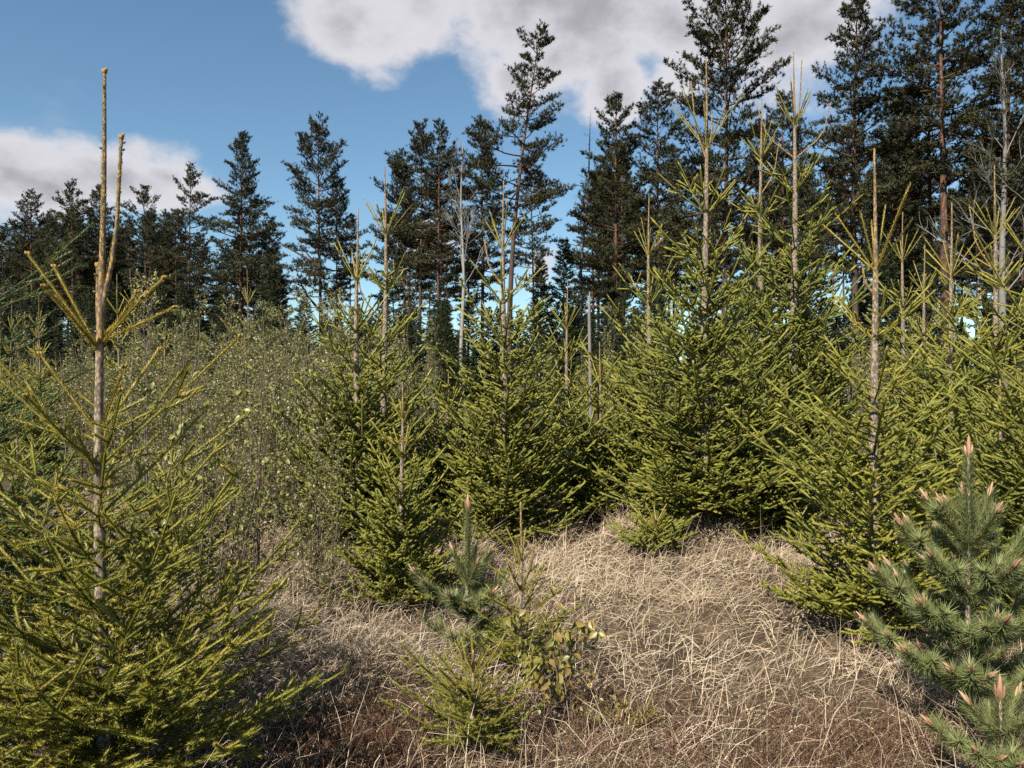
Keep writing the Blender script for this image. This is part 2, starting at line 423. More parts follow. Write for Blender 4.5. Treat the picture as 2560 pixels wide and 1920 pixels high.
def young_spruce(label, loc, H, whorls, seed, r0, per_m, nl, nw, leaders=(), yellow=.5, lean=(0, 0), maxo=2, lat=.56, prob=.78,
                 needle='needle', inter=.9, group=None, parts=True, azs=None, top_y=.45, amax=7, name='young_spruce', buds=0, rod=0):
    rnd = random.Random(seed); rng = np.random.default_rng(seed)
    root = thing(name, label, 'spruce', loc, group)
    ph = rnd.uniform(0, 6)
    def axis(h):
        t = h / H
        return (lean[0] * t + .012 * H * .25 * math.sin(t * 7 + ph), lean[1] * t + .012 * H * .25 * math.cos(t * 6 + ph), h)
    tb = MB()
    hh = np.linspace(-.06, H, 26)
    pts = [axis(h) for h in hh]
    hw = whorls[0][0]
    rad = [max(.0045 + .0012 * per_m ** 0 * (1 if h > hw else 0), r0 * (1 - h / H) ** .85 + .004) for h in hh]
    tb.tube(pts, rad, 0, [1.0 if h > hw + .02 else (.62 if h > whorls[min(1, len(whorls) - 1)][0] else .45) for h in hh], 8)
    ld = [((axis(hw), pts[-1]))]
    for (h, dx, dz, yy) in leaders:
        a = np.array(axis(h)); b = a + np.array((dx, yy, dz)); mid = (a + b) / 2 + np.array((dx * .28, 0, 0))
        tb.tube([a, a * .7 + b * .3 + np.array((dx * .25, 0, 0)), mid, a * .2 + b * .8 + np.array((dx * .1, 0, 0)), b], [.011, .009, .008, .007, .005], 0, 1.0, 7)
        ld += [(tuple(a), tuple(mid)), (tuple(mid), tuple(b))]
    P = np.array([x[0] for x in ld]); Q = np.array([x[1] for x in ld])
    # needles lie close along the leaders
    cm_ = MB()
    D = nrm(Q - P); Ln = np.linalg.norm(Q - P, axis=1)
    k = 6 if per_m > 400 else 1
    cm_.needles(P, D, Ln, per_m * .9, nl * .85, nw * 1.15, .42, rng, 0, .86, .006, 0)
    tb.build('trunk', ['bark_spruce'], root, True)
    nd_kw = dict(nl=nl, nw=nw)
    def foliage(mb, sh, topness):
        P = np.array([x[0] for x in sh]); Q = np.array([x[1] for x in sh])
        o = np.array([x[2] for x in sh]); a = np.array([x[3] for x in sh])
        D = Q - P; L = np.linalg.norm(D, axis=1); D = D / np.maximum(L, 1e-6)[:, None]
        keep = (o > 0) | (a < 6)
        tint = np.clip(yellow + topness * top_y * .6 + (a == 0) * .07 + rng.normal(0, .09, len(sh)) - .05 * np.minimum(a, 3), 0.02, 1)
        if rod:
            mb.rods(P[keep], D[keep], L[keep], rod * (1 - .35 * topness) * rng.uniform(.8, 1.2, keep.sum()), 0, tint[keep])
        mb.needles(P[keep], D[keep], L[keep], per_m * (1 + .8 * topness), nl, nw, .75 - .15 * topness, rng, 0, tint[keep], max(.0025, rod * .6), .18 * (1 - topness), mn=2 if rod > .006 else 4)
        wood = (o == 0) | ((o == 1) & ((a >= 3) | (per_m > 200)))
        rr = .0016 + .0011 * np.minimum(a, 6) * (1 - .22 * o) * (1 + (r0 > .045))
        mb.segs(P[wood], Q[wood], (rr + .0008)[wood], rr[wood], 1, np.clip(.25 + .6 * topness + rng.normal(0, .1, len(sh)), 0, 1)[wood], 4 if per_m > 400 else 3)
    crown = None
    branches = []
    nwh = len(whorls)
    for i, (h, nb, L, e, age) in enumerate(whorls):
        topn = max(0, 1 - i / 3.0)
        a0 = rnd.uniform(0, 6.28)
        az = azs.get(i) if azs else None
        n = len(az) if az else nb
        for b in range(n):
            if az: A = R(az[b][0]); Lb = az[b][1]; eb = R(az[b][2])
            else:
                A = a0 + 6.283 * b / n + rnd.gauss(0, .18); Lb = L * rnd.uniform(.78, 1.15); eb = R(e + rnd.gauss(0, 6))
            age_ = max(1, min(age, amax, int(Lb / .07)))
            sh = []
            d = (math.sin(A) * math.cos(eb), math.cos(A) * math.cos(eb), math.sin(eb))
            grow(sh, rnd, axis(h + rnd.gauss(0, .012)), d, Lb, age_, 0, maxo, .05 + .05 * (1 - topn), lat, prob)
            branches.append((sh, topn))
        # weaker twigs between the whorls
        if i < nwh - 1 and inter > 0 and (i >= 2 or nwh < 6):
            h2 = whorls[i + 1][0]
            for b in range(int(nb * 1.5 * inter * (1 if i else .5) + rnd.random())):
                A = rnd.uniform(0, 6.28); hq = h2 + (h - h2) * rnd.uniform(.1, .9); eb = R(e * .75 + rnd.gauss(0, 8))
                Lb = L * rnd.uniform(.3, .62); sh = []
                d = (math.sin(A) * math.cos(eb), math.cos(A) * math.cos(eb), math.sin(eb))
                grow(sh, rnd, axis(hq), d, Lb, max(1, min(age, 4, int(Lb / .07))), 0, maxo, .06, lat, prob)
                foliage(cm_, sh, topn)
    if buds:
        for (a, b) in [(ld[0][0], ld[0][1])] + [(x[0], x[1]) for x in ld[2::2]]:
            a = np.array(a); b = np.array(b); d = nrm(b - a)
            for q in range(5):
                off = np.array((math.cos(q * 1.3), math.sin(q * 1.3), .5)) * .006
                cm_.ball(b + off + d * .006 * (q == 0), d + off * 30, .011, .006, 1, 1)
            for f in (.94, .86, .55, .72, .38, .25):
                c = a + (b - a) * f; an = rnd.uniform(0, 6.28)
                cm_.ball(c + np.array((math.cos(an), math.sin(an), .3)) * .011, (math.cos(an), math.sin(an), .6), .008, .0045, 1, .9)
    if not parts:
        for sh, tn in branches: foliage(cm_, sh, tn)
        cm_.build('crown', [needle, 'twig'], root)
        return root
    crown = cm_.build('crown', [needle, 'twig'], root)
    for sh, tn in branches:
        mb = MB(); foliage(mb, sh, tn)
        if buds and tn > .3:
            q = np.array(sh[-1][1]); 
            tips = [x for x in sh if x[2] == 0]
            q = np.array(tips[-1][1]); d = nrm(q - np.array(tips[-1][0]))
            for w in range(3):
                off = np.array((math.cos(w * 2.1), math.sin(w * 2.1), .3)) * .006
                mb.ball(q + off, d + off * 20, .009, .0055, 1, .95)
        mb.build('branch', [needle, 'twig'], crown)
    return root

def spot(px, d, dz=0):
    x = (px - 1280) / FPX * d
    return (x, d, gz1(x, d) + dz - .03)
def height(py, d): return EYE + (960 - py) / FPX * d

# the big open spruce at the left, close to the camera
w1 = [(1.86, 6, .42, 52, 1), (1.50, 3, .40, 42, 1), (1.37, 6, .66, 40, 2), (1.17, 6, .66, 33, 2), (.97, 6, .74, 27, 3), (.77, 6, .84, 23, 4), (.58, 7, .94, 20, 5), (.46, 9, 1.02, 19, 5), (.34, 10, 1.08, 15, 5), (.22, 10, 1.08, 11, 5), (.12, 9, 1.0, 6, 5)]
az1 = {0: [(-88, .46, 50), (-76, .44, 56), (82, .30, 58), (70, .34, 50), (120, .30, 30), (200, .3, 40), (-150, .3, 45), (20, .36, 40), (95, .34, 24)],
       2: [(86, .80, 42), (-86, .62, 35), (-110, .6, 42), (140, .5, 35), (30, .6, 40), (-20, .6, 40), (195, .5, 35)],
       3: [(80, .72, 32), (-84, .66, 28), (-130, .6, 30), (150, .55, 28), (30, .65, 32), (-30, .65, 32)]}
young_spruce('tall yellowish young spruce close by, two bare orange leaders rising above its open branches', spot(254, 3.1), 2.99, w1, 21, .026, 360, .021, .0045, rod=.006,
             leaders=[(2.0, .085, .72, 0), (1.9, -.02, .30, .02)], yellow=.58, azs=az1, maxo=2, lat=.58, inter=.4, top_y=.7, buds=1, lean=(.0, 0), prob=.85, amax=5)

# spruce whose branches reach in from the left edge
w0 = [(2.25, 5, .35, 50, 1), (1.88, 6, .75, 32, 3), (1.7, 6, .8, 22, 4), (1.5, 6, .85, 15, 4), (1.3, 6, .85, 10, 5), (1.0, 6, .9, 8, 5), (.7, 6, .95, 4, 6), (.4, 6, 1.0, 0, 6), (.2, 6, 1.0, 0, 6)]
az0 = {1: [(78, .82, 34), (95, .72, 22), (130, .6, 25), (40, .7, 28), (-60, .5, 30), (200, .5, 30)],
       2: [(85, .62, 24), (115, .6, 20), (50, .7, 22), (160, .5, 20), (-60, .5, 20), (-150, .5, 20)]}
young_spruce('cool green spruce at the left edge, only its side branches reaching into view', spot(-190, 3.35), 2.7, w0, 33, .03, 230, .020, .0045, rod=.004, needle='needle_blue', yellow=.38, azs=az0, maxo=2, lat=.55, inter=.3, top_y=.1, prob=.74)

def mid(label, px, d, top, seed, R_, n, leader, per_m=None, base=None, **k):
    H = height(top, d)
    per = per_m or (110 if d < 6 else 40 if d < 8.6 else 28)
    rod = .0045 if d < 4.5 else .009 if d < 6 else .0115 if d < 8.6 else .013
    nw = .0034 if d < 4.5 else .005 if d < 6 else .0075 if d < 8.6 else .0092
    rnd = random.Random(seed + 500)
    low = k.pop('low', .12); kw = dict(e_top=k.pop('e_top', 56), e_bot=k.pop('e_bot', 0), nb=k.pop('nb', 8), shape=k.pop('shape', .6), low=low)
    return young_spruce(label, spot(px, d), H, auto_whorls(H, leader, R_, n, rnd, **kw), seed, k.pop('r0', .011 * H + .006), per, k.pop('nl', .019 if d < 6 else .022 if d < 8.6 else .024), nw, rod=rod, **k)

mid('bushy green spruce behind the two-leader spruce, its crown below eye level', 40, 5.2, 1010, 41, .85, 8, .22, yellow=.3, needle='needle', prob=.85)
mid('dark low spruce filling the gap at the left edge behind the yellowish spruce', 430, 6.2, 1120, 42, .6, 7, .2, yellow=.3, prob=.8)
mid('front spruce of the close pair left of centre, one thin straight leader', 893, 7.6, 513, 43, 1.0, 10, .75, yellow=.42, shape=.7)
mid('rear spruce of the close pair left of centre, taller leader with steep side shoot', 962, 8.8, 408, 44, .95, 9, .8, yellow=.42, shape=.8, leaders=[(2.45, -.36, .72, 0)])
mid('small dense spruce with a slender leader, at the left rim of the grassy opening', 1005, 5.75, 943, 45, .66, 8, .3, yellow=.47)
mid('young spruce with pale trunk showing, standing in the centre behind the small pine', 1260, 7.9, 456, 46, 1.2, 10, .72, yellow=.45, shape=.72, leaders=[(3.05 - .35, -.2, .5, .1)])
mid('tall pale-trunked spruce with forked bare leader behind the grassy opening', 1764, 7.8, 157, 47, 1.4, 11, .95, yellow=.44, shape=.82, r0=.055, low=.35, leaders=[(3.95, -.16, .82, 0), (3.98, .07, .5, .05)], e_bot=-4)
mid('tallest dense young spruce with twin needle tips against the sky', 1985, 9.6, 122, 48, 1.5, 12, .95, yellow=.40, shape=.68, prob=.8, leaders=[(4.9, .09, .95, 0), (4.6, .5, .75, .1), (4.6, -.45, .7, .1)], nb=8)
mid('slim spruce whose curved top peeks out just left of the tallest young spruce', 1903, 10.6, 250, 49, 1.05, 10, .85, yellow=.42, leaders=[(4.3, .26, .75, 0)])
mid('open spruce with grey scaly trunk and candelabra top at the right rim of the grass', 2186, 5.0, 383, 50, 1.0, 9, .82, yellow=.52, nb=7, shape=.75, leaders=[(2.25, -.10, .22, -.02)])
mid('young spruce with a straight orange leader in front of the red-barked pine', 2378, 8.2, 530, 51, 1.0, 9, .8, yellow=.46)
mid('big spruce cut by the right edge, long shoots sloping into view', 2600, 5.0, 420, 52, 1.25, 9, .7, yellow=.44, nb=8, prob=.72)
mid('thin-topped spruce just inside the right edge with a single bent leader', 2487, 8.6, 405, 53, 1.15, 10, .8, yellow=.46, prob=.76, leaders=[(3.0, -.3, .75, 0)])
mid('young spruce with a fan of straight shoots left of the pale-trunked forked spruce', 1623, 9.6, 500, 54, 1.1, 9, .75, yellow=.44)
mid('spruce with a short pale leader between the candelabra spruce and the red-barked pine', 2311, 10.8, 606, 55, 1.0, 8, .7, yellow=.44)
mid('slender spruce leader showing just right of the candelabra top', 2257, 12.0, 540, 56, 1.0, 8, .8, yellow=.45)
mid('narrow young spruce in front of the grey dead stump', 1418, 11.0, 705, 57, .95, 8, .7, yellow=.42)
mid('bushy young spruce filling the space between the centre spruce and the forked one', 1500, 9.0, 860, 58, 1.0, 8, .5, yellow=.42, prob=.9)
mid('dense low spruce behind the grass, left of the bare lower trunk', 1120, 9.4, 930, 59, 1.0, 8, .5, yellow=.4, prob=.9)
mid('broad dark-skirted spruce between the forked spruce and the candelabra one', 1905, 7.9, 900, 60, 1.0, 8, .45, yellow=.36, prob=.95)
mid('bushy spruce at the right edge behind the small blue-green pine', 2500, 6.2, 960, 61, .95, 8, .4, yellow=.36, prob=.9)
mid('low spruce with drooping sprays at the foot of the pale-trunked spruce', 1640, 7.2, 1290, 62, .55, 5, .12, yellow=.42, nb=6)

# small ones in the foreground
mid('tiny spruce with a thin orange leader beside the small pine', 1302, 4.3, 1239, 63, .40, 6, .34, yellow=.52, per_m=330, nl=.017, nb=5, r0=.011, e_top=50, e_bot=10)
mid('low branching spruce seedling at the bottom centre', 1183, 3.5, 1600, 64, .42, 5, .12, yellow=.46, per_m=380, nl=.016, nb=6, r0=.011, e_top=50, e_bot=14, shape=.5)
mid('little yellow-green spruce seedling in the grass right of the leafy sapling', 1590, 3.75, 1770, 65, .2, 3, .09, yellow=.62, per_m=380, nl=.015, nb=5, r0=.006, e_top=50, e_bot=20, shape=.5, low=.08)

# small spruces standing further back in the thicket: a few kinds, copied
def scatter_ok(px, d, used, gap):
    x = (px - 1280) / FPX * d
    if any((x - a) ** 2 + (d - b) ** 2 < gap * gap for a, b in used): return None
    used.append((x, d)); return x
kinds = []
for i, (H, R_, n, le) in enumerate([(3.4, .85, 8, .7), (2.6, .7, 7, .6), (4.2, 1.0, 9, .8)]):
    rnd = random.Random(70 + i)
    kinds.append((H, dict(whorls=auto_whorls(H, le, R_, n, rnd, nb=6), seed=70 + i, r0=.03, per_m=20, nl=.034, nw=.014, yellow=.46, maxo=2, prob=.85, parts=False, rod=.014)))
protos = [None] * 3
used = []
rs = random.Random(77)
lab = 'slender pale-tipped young spruce standing back in the thicket before the pine wood'
tries = [(rs.uniform(-60, 800), rs.uniform(12.5, 34)) for _ in range(230)]
cnt = 0
for px, d in tries:
    if cnt >= 74: break
    x = scatter_ok(px, d, used, 1.5)
    if x is None: continue
    k = rs.randrange(3)
    sc = rs.uniform(.7, 1.05) * (1 + .012 * (d - 12))
    if px < 1000: sc *= .84
    if protos[k] is None:
        o = young_spruce(lab, (x, d, -.05), kinds[k][0], group='young spruces in the thicket', **kinds[k][1]); protos[k] = o
    else:
        o = dup(protos[k])
    o.location = (x, d, -.05); o.rotation_euler = (R(rs.gauss(0, 1.5)), R(rs.gauss(0, 1.5)), rs.uniform(0, 6.28)); o.scale = (sc, sc, sc * rs.uniform(.9, 1.2))
    cnt += 1

# ---------------------------------------------------------------- leafy thicket of birch and willow saplings
def leafy_mesh(seed, H, nstem, nleaf, ll, spread, mat):
    rnd = random.Random(seed); rng = np.random.default_rng(seed)
    st = MB(); lf = MB(); SP, SD, SL = [], [], []
    for k in range(nstem):
        a = rnd.uniform(0, 6.28); b = rnd.uniform(0, spread) * (k > 0); h = H * (1 if k == 0 else rnd.uniform(.6, .95))
        base = np.array((math.cos(a) * .05 * k, math.sin(a) * .05 * k, -.05))
        pts = [base + np.array((math.cos(a) * b * h * t, math.sin(a) * b * h * t, h * t)) + np.array((rnd.gauss(0, .012), rnd.gauss(0, .012), 0)) * h * t for t in np.linspace(0, 1, 7)]
        st.tube(pts, np.linspace(.004 * h + .003, .002, 7), 0, rnd.uniform(.3, .9), 4)
        for q in range(int(h * 9)):
            t = rnd.uniform(.03, .97); i = min(5, int(t * 6)); f = t * 6 - i
            p = pts[i] * (1 - f) + pts[i + 1] * f
            A = rnd.uniform(0, 6.28); e = R(rnd.uniform(35, 65)); L = h * rnd.uniform(.10, .24) * (1.1 - t * .8) + .08
            d = np.array((math.cos(A) * math.cos(e), math.sin(A) * math.cos(e), math.sin(e)))
            SP.append(p); SD.append(d); SL.append(L)
            p2 = p + d * L * .5
            for r_ in range(2):
                d2 = nrm(d + rng.normal(0, .45, 3)); SP.append(p2); SD.append(d2); SL.append(L * .5)
    SP = np.array(SP); SD = np.array(SD); SL = np.array(SL)
    st.segs(SP, SP + SD * SL[:, None], .0022, .001, 0, rng.uniform(.2, .7, len(SP)), 3)
    ix = rng.choice(len(SP), nleaf, p=SL / SL.sum()); t = rng.uniform(.15, 1, nleaf)
    P = SP[ix] + SD[ix] * (SL[ix] * t)[:, None]
    D = nrm(SD[ix] * .5 + rng.normal(0, .7, (nleaf, 3)) + np.array((0, 0, -.15)))
    N = nrm(rng.normal(0, .8, (nleaf, 3)) + np.array((0, 0, .8)))
    L = ll * rng.uniform(.6, 1.25, nleaf)
    lf.leaves(P, D, N, L, L * .6, 0, np.clip(rng.normal(.5, .2, nleaf), 0, 1))
    return st, lf
lp = []
specs_l = [(3.0, 5, 3400, .040, .2), (2.6, 7, 3400, .036, .26), (3.5, 4, 3200, .042, .16), (2.2, 6, 2800, .036, .3), (2.8, 5, 3200, .04, .22)]
rs = random.Random(91); used = []
lab = 'thin-stemmed sapling with tiny pale spring leaves in the thicket'
cnt = 0
zones = [(430, 840, 5.3, 6.8, 12), (330, 900, 6.6, 11, 26), (200, 980, 11, 20, 56), (-50, 1000, 20, 45, 56), (1000, 2600, 14, 38, 44)]
for (x0, x1, d0, d1, num) in zones:
    made = 0
    for _ in range(num * 6):
        if made >= num: break
        d = rs.uniform(d0, d1); px = rs.uniform(x0, x1)
        if d < 11 and 620 < px and rs.random() < .5: continue
        x = scatter_ok(px, d, used, .6 if d < 20 else 1.0)
        if x is None: continue
        k = rs.randrange(5)
        if len([1 for q in lp if q[0] == k]) == 0:
            H, ns, nl_, ll, sp = specs_l[k]
            st, lf = leafy_mesh(100 + k, H, ns, nl_, ll, sp, None)
            o = thing('leafy_sapling', lab, 'sapling', (0, 0, 0), 'leafy saplings of the thicket')
            st.build('stem', ['stem'], o); lf.build('leaves', ['leaf_thicket'], o)
            lp.append((k, o))
        else:
            o = dup([q[1] for q in lp if q[0] == k][0])
        sc = rs.uniform(.75, 1.1) * (1 if d < 14 else 1.05 + .006 * (d - 14))
        if d < 11: sc *= .8 if d > 6.8 else .55
        o.location = (x, d, -.04); o.rotation_euler = (0, 0, rs.uniform(0, 6.28)); o.scale = (sc, sc, sc)
        made += 1

# ---------------------------------------------------------------- saplings with leaves large enough to tell apart
def leaf_mesh(name, L, W, mat, droop):
    mb = MB()
    n = 5; t = np.linspace(0, 1, n); w = np.array([.02, .75, 1, .62, .01]) * W / 2
    mid_ = np.stack([np.zeros(n), t * L, -droop * L * t ** 2], 1)
    l_ = mid_ + np.stack([-w, np.zeros(n), w * .45], 1); r_ = mid_ + np.stack([w, np.zeros(n), w * .45], 1)
    v = np.concatenate([mid_, l_, r_]); f = []
    for i in range(n - 1):
        f += [(i, i + 1, n + i + 1), (i, n + i + 1, n + i), (i, 2 * n + i, 2 * n + i + 1), (i, 2 * n + i + 1, i + 1)]
    return mb, v, f
def big_leaf_sapling(name, label, loc, stems, nleaf, L, seed, hang, tints, r=.006):
    rnd = random.Random(seed); rng = np.random.default_rng(seed)
    root = thing(name, label, 'sapling', loc)
    meshes = []
    for tv in tints:
        mb, v, f = leaf_mesh('leaf', L, L * .62, 0, .25)
        mb.add(v, f, 0, tv); meshes.append(mb.mesh('leaf', ['leaf_glossy'], True))
    SP = []
    for s_ in stems:
        pts = np.array(s_, float); mb = MB()
        tt = np.linspace(0, 1, 9); seg = np.linspace(0, 1, len(pts))
        pp = np.stack([np.interp(tt, seg, pts[:, i]) for i in range(3)], 1) + np.concatenate([[[0, 0, 0]], rng.normal(0, .006, (8, 3))])
        mb.tube(pp, np.linspace(r, .0015, 9), 0, .35, 6)
        for q in range(7):
            t = rnd.uniform(.35, .95); b = np.array([np.interp(t, tt, pp[:, i]) for i in range(3)])
            A = rnd.uniform(0, 6.28); e = R(rnd.uniform(20, 60)); LL = rnd.uniform(.06, .2) * (1.2 - t) * 1.6
            d = np.array((math.cos(A) * math.cos(e), math.sin(A) * math.cos(e), math.sin(e)))
            mb.tube([b, b + d * LL * .5, b + d * LL + np.array((0, 0, -.1 * LL))], [.0025, .0018, .001], 0, .3, 4)
            for u in np.linspace(.3, 1, 5): SP.append((b + d * LL * u, d))
        for t in np.linspace(.45, 1, 8): SP.append((np.array([np.interp(t, tt, pp[:, i]) for i in range(3)]), np.array((rnd.gauss(0, 1), rnd.gauss(0, 1), .4))))
        mb.build('stem', ['stem'], root, True)
    for q in range(nleaf):
        p, d = SP[rnd.randrange(len(SP))]
        o = link('leaf', meshes[rnd.randrange(len(meshes))], root)
        o.location = p + rng.normal(0, .008, 3)
        o.rotation_euler = (R(rnd.gauss(-62 * hang, 25)), R(rnd.gauss(0, 35)), rnd.uniform(0, 6.28)); k = rnd.uniform(.6, 1.15); o.scale = (k, k, k)
    return root
b = spot(1385, 3.75)
big_leaf_sapling('birch_sapling', 'little birch with drooping glossy olive leaves at the centre foreground', b,
                 [[(0, 0, 0), (.01, 0, .3), (.0, .01, .66)], [(0.03, 0, 0), (.08, 0, .3), (.22, .02, .64)], [(-.05, 0, 0), (-.12, .02, .3), (-.22, .0, .62)], [(0, .02, 0), (.05, .05, .25), (.12, .08, .5)], [(-.02, -.03, 0), (-.08, -.05, .2), (-.12, -.05, .42)]],
                 230, .055, 5, 1.0, (.35, .6, .85, 1.0))
b = spot(1450, 3.7)
big_leaf_sapling('birch_sapling', 'low sprawling birch shoot with yellowish leaves in the grass beside the little birch', b,
                 [[(0, 0, 0), (.1, 0, .1), (.26, .0, .2)], [(0, 0, 0), (-.04, 0, .12), (-.05, .0, .24)], [(0, 0, 0), (.06, 0, .14), (.1, .05, .26)]], 60, .034, 6, .6, (.5, .7, .9), .004)
b = spot(500, 4.7)
big_leaf_sapling('willow_sapling', 'upright willow with pale shiny leaves right of the two-leader spruce', b,
                 [[(0, 0, 0), (.02, 0, 1.0), (.0, .01, 2.05)], [(0.05, 0, 0), (.16, .1, .9), (.26, .1, 1.75)], [(-.05, 0, 0), (-.12, 0, .9), (-.1, .0, 2.1)], [(.1, .1, 0), (.28, .1, .8), (.42, .1, 1.5)], [(-.1, .1, 0), (-.25, .1, .9), (-.3, .1, 1.7)]],
                 260, .055, 7, .7, (.2, .35, .5), .007)
b = spot(640, 5.6)
big_leaf_sapling('willow_sapling', 'smaller willow with pale leaves on thin reddish stems beside the heath', b,
                 [[(0, 0, 0), (.02, 0, .8), (-.06, .01, 1.7)], [(0.05, 0, 0), (.14, .1, .7), (.26, .1, 1.5)], [(-.05, 0, 0), (-.12, 0, .6), (-.2, .0, 1.4)], [(.1, .1, 0), (.3, .1, .7), (.5, .1, 1.1)]],
                 210, .045, 8, .6, (.25, .4, .55), .006)

# ---------------------------------------------------------------- young pines
def young_pine(label, loc, H, whorls, seed, leader_n=1500, nlen=.074):
    """whorls: (height, [(azimuth, length, elevation), ...])"""
    rnd = random.Random(seed); rng = np.random.default_rng(seed)
    root = thing('young_pine', label, 'pine', loc)
    tb = MB(); hh = np.linspace(-.05, H, 14)
    tb.tube([(0.006 * math.sin(h * 9), .006 * math.cos(h * 8), h) for h in hh], np.linspace(.014, .0055, 14), 0, .55, 8)
    tb.build('trunk', ['bark_spruce'], root, True)
    crown = MB(); buds = []
    def shoot(mb, p, d, L, dens=1.0, bud=1.0):
        p = np.array(p, float); d = nrm(np.array(d, float))
        mid_ = p + d * L * .5; e = mid_ + nrm(d + np.array((0, 0, .35))) * L * .5
        mb.tube([p, mid_, e], [.005, .0042, .0036], 1, .6, 5)
        for a, b_ in ((p, mid_), (mid_, e)):
            D = nrm(b_ - a)
            mb.needles([a], [D], [np.linalg.norm(b_ - a)], leader_n * dens, nlen, .0042, .85, rng, 0, .5, .004, .03, jit=.22)
        if bud: buds.append((e, nrm(e - mid_), bud))
        return mid_, e
    top = whorls[0][0]
    Lh = H - top
    crown.needles([(0, 0, top)], [(0, 0, 1)], [Lh], leader_n, nlen, .0042, .75, rng, 0, .5, .005, 0)
    for q in range(len(whorls) - 1):
        crown.needles([(0, 0, whorls[q + 1][0])], [(0, 0, 1)], [whorls[q][0] - whorls[q + 1][0]], leader_n * (.7 if q == 0 else .35), nlen, .0042, .95, rng, 0, .4, .006, 0)
    buds.append((np.array((0, 0, H)), np.array((0, 0, 1.)), 1.9))
    co = None; br = []
    for i, (h, bs) in enumerate(whorls):
        for (A, L, e) in bs:
            A = R(A); e = R(e); mb = MB()
            d = np.array((math.sin(A) * math.cos(e), math.cos(A) * math.cos(e), math.sin(e)))
            years = 1 if L < .24 else 2 if L < .42 else 3
            p = np.array((0, 0, h)); 
            for y in range(years):
                l = L / years
                m_, q = shoot(mb, p, d, l, 1.0 if y == years - 1 else .7, 1.25 if y == years - 1 else 0)
                d = nrm(q - p); p0 = p; p = q
                if y < years - 1:
                    side = nrm(np.cross(d, (0, 0, 1.)))
                    for s_ in (-1, 1):
                        if rnd.random() < .9:
                            shoot(mb, p, d * .7 + side * s_ * .75 + np.array((0, 0, .15)), l * rnd.uniform(.6, .95), .9, rnd.choice((0, 0, 1.0)))
                    if rnd.random() < .5: shoot(mb, p, d * .6 + np.array((0, 0, .7)), l * .6, .9, rnd.choice((0, .9)))
            br.append(mb)
    co = crown.build('crown', ['pine_needle', 'twig'], root)
    for mb in br: mb.build('branch', ['pine_needle', 'twig'], co)
    for p, d, k in buds:
        mb = MB(); u = nrm(np.cross(d, (1, .2, 0.1))); w = np.cross(d, u)
        mb.ball(p + d * .024 * k, d, .028 * k, .0056 * k, 0, rnd.uniform(.2, .9), 6)
        for q in range(4):
            a = q * 1.571 + rnd.random(); o_ = (u * math.cos(a) + w * math.sin(a))
            mb.ball(p + o_ * .007 * k + d * .013 * k, d + o_ * .12, .017 * k * rnd.uniform(.8, 1.2), .0034 * k, 0, rnd.uniform(0, 1), 5)
        mb.build('bud', ['bud_pine'], root, True)
    return root
young_pine('small blue-green pine with long leader and pink bud beside the tiny orange-leader spruce', spot(1170, 4.45), .98,
           [(.55, [(85, .22, 50), (-70, .2, 58), (150, .17, 45), (20, .2, 55)]), (.36, [(-88, .40, 28), (75, .34, 38), (130, .26, 30), (10, .3, 30), (-150, .25, 30)]), (.16, [(-75, .34, 20), (95, .3, 25), (180, .3, 22), (30, .3, 20)])], 5)
young_pine('blue-green pine with pink buds at the right, in front of the candelabra spruce', spot(2422, 3.45), 1.25,
           [(.84, [(75, .26, 58), (-80, .22, 55), (-60, .26, 42), (160, .22, 48), (20, .26, 52)]),
            (.62, [(-88, .44, 34), (-120, .36, 25), (80, .40, 34), (175, .34, 24), (30, .4, 35), (-30, .4, 35), (130, .34, 22)]),
            (.40, [(-80, .50, 24), (-120, .44, 16), (85, .48, 24), (150, .42, 16), (190, .42, 14), (20, .46, 25), (-40, .46, 25)]),
            (.20, [(-78, .52, 16), (-115, .48, 12), (80, .52, 14), (120, .46, 10), (165, .5, 10), (210, .46, 10), (0, .5, 18), (45, .5, 18)])], 6, 1500, .068)
young_pine('low pine sprawling at the bottom right corner below the larger blue-green pine', spot(2500, 3.0), .42,
           [(.28, [(-80, .16, 40), (60, .18, 40), (170, .18, 35)]), (.16, [(-85, .3, 18), (-130, .28, 15), (85, .3, 18), (150, .3, 12), (200, .3, 12), (20, .3, 20)])], 9, 1500, .066)

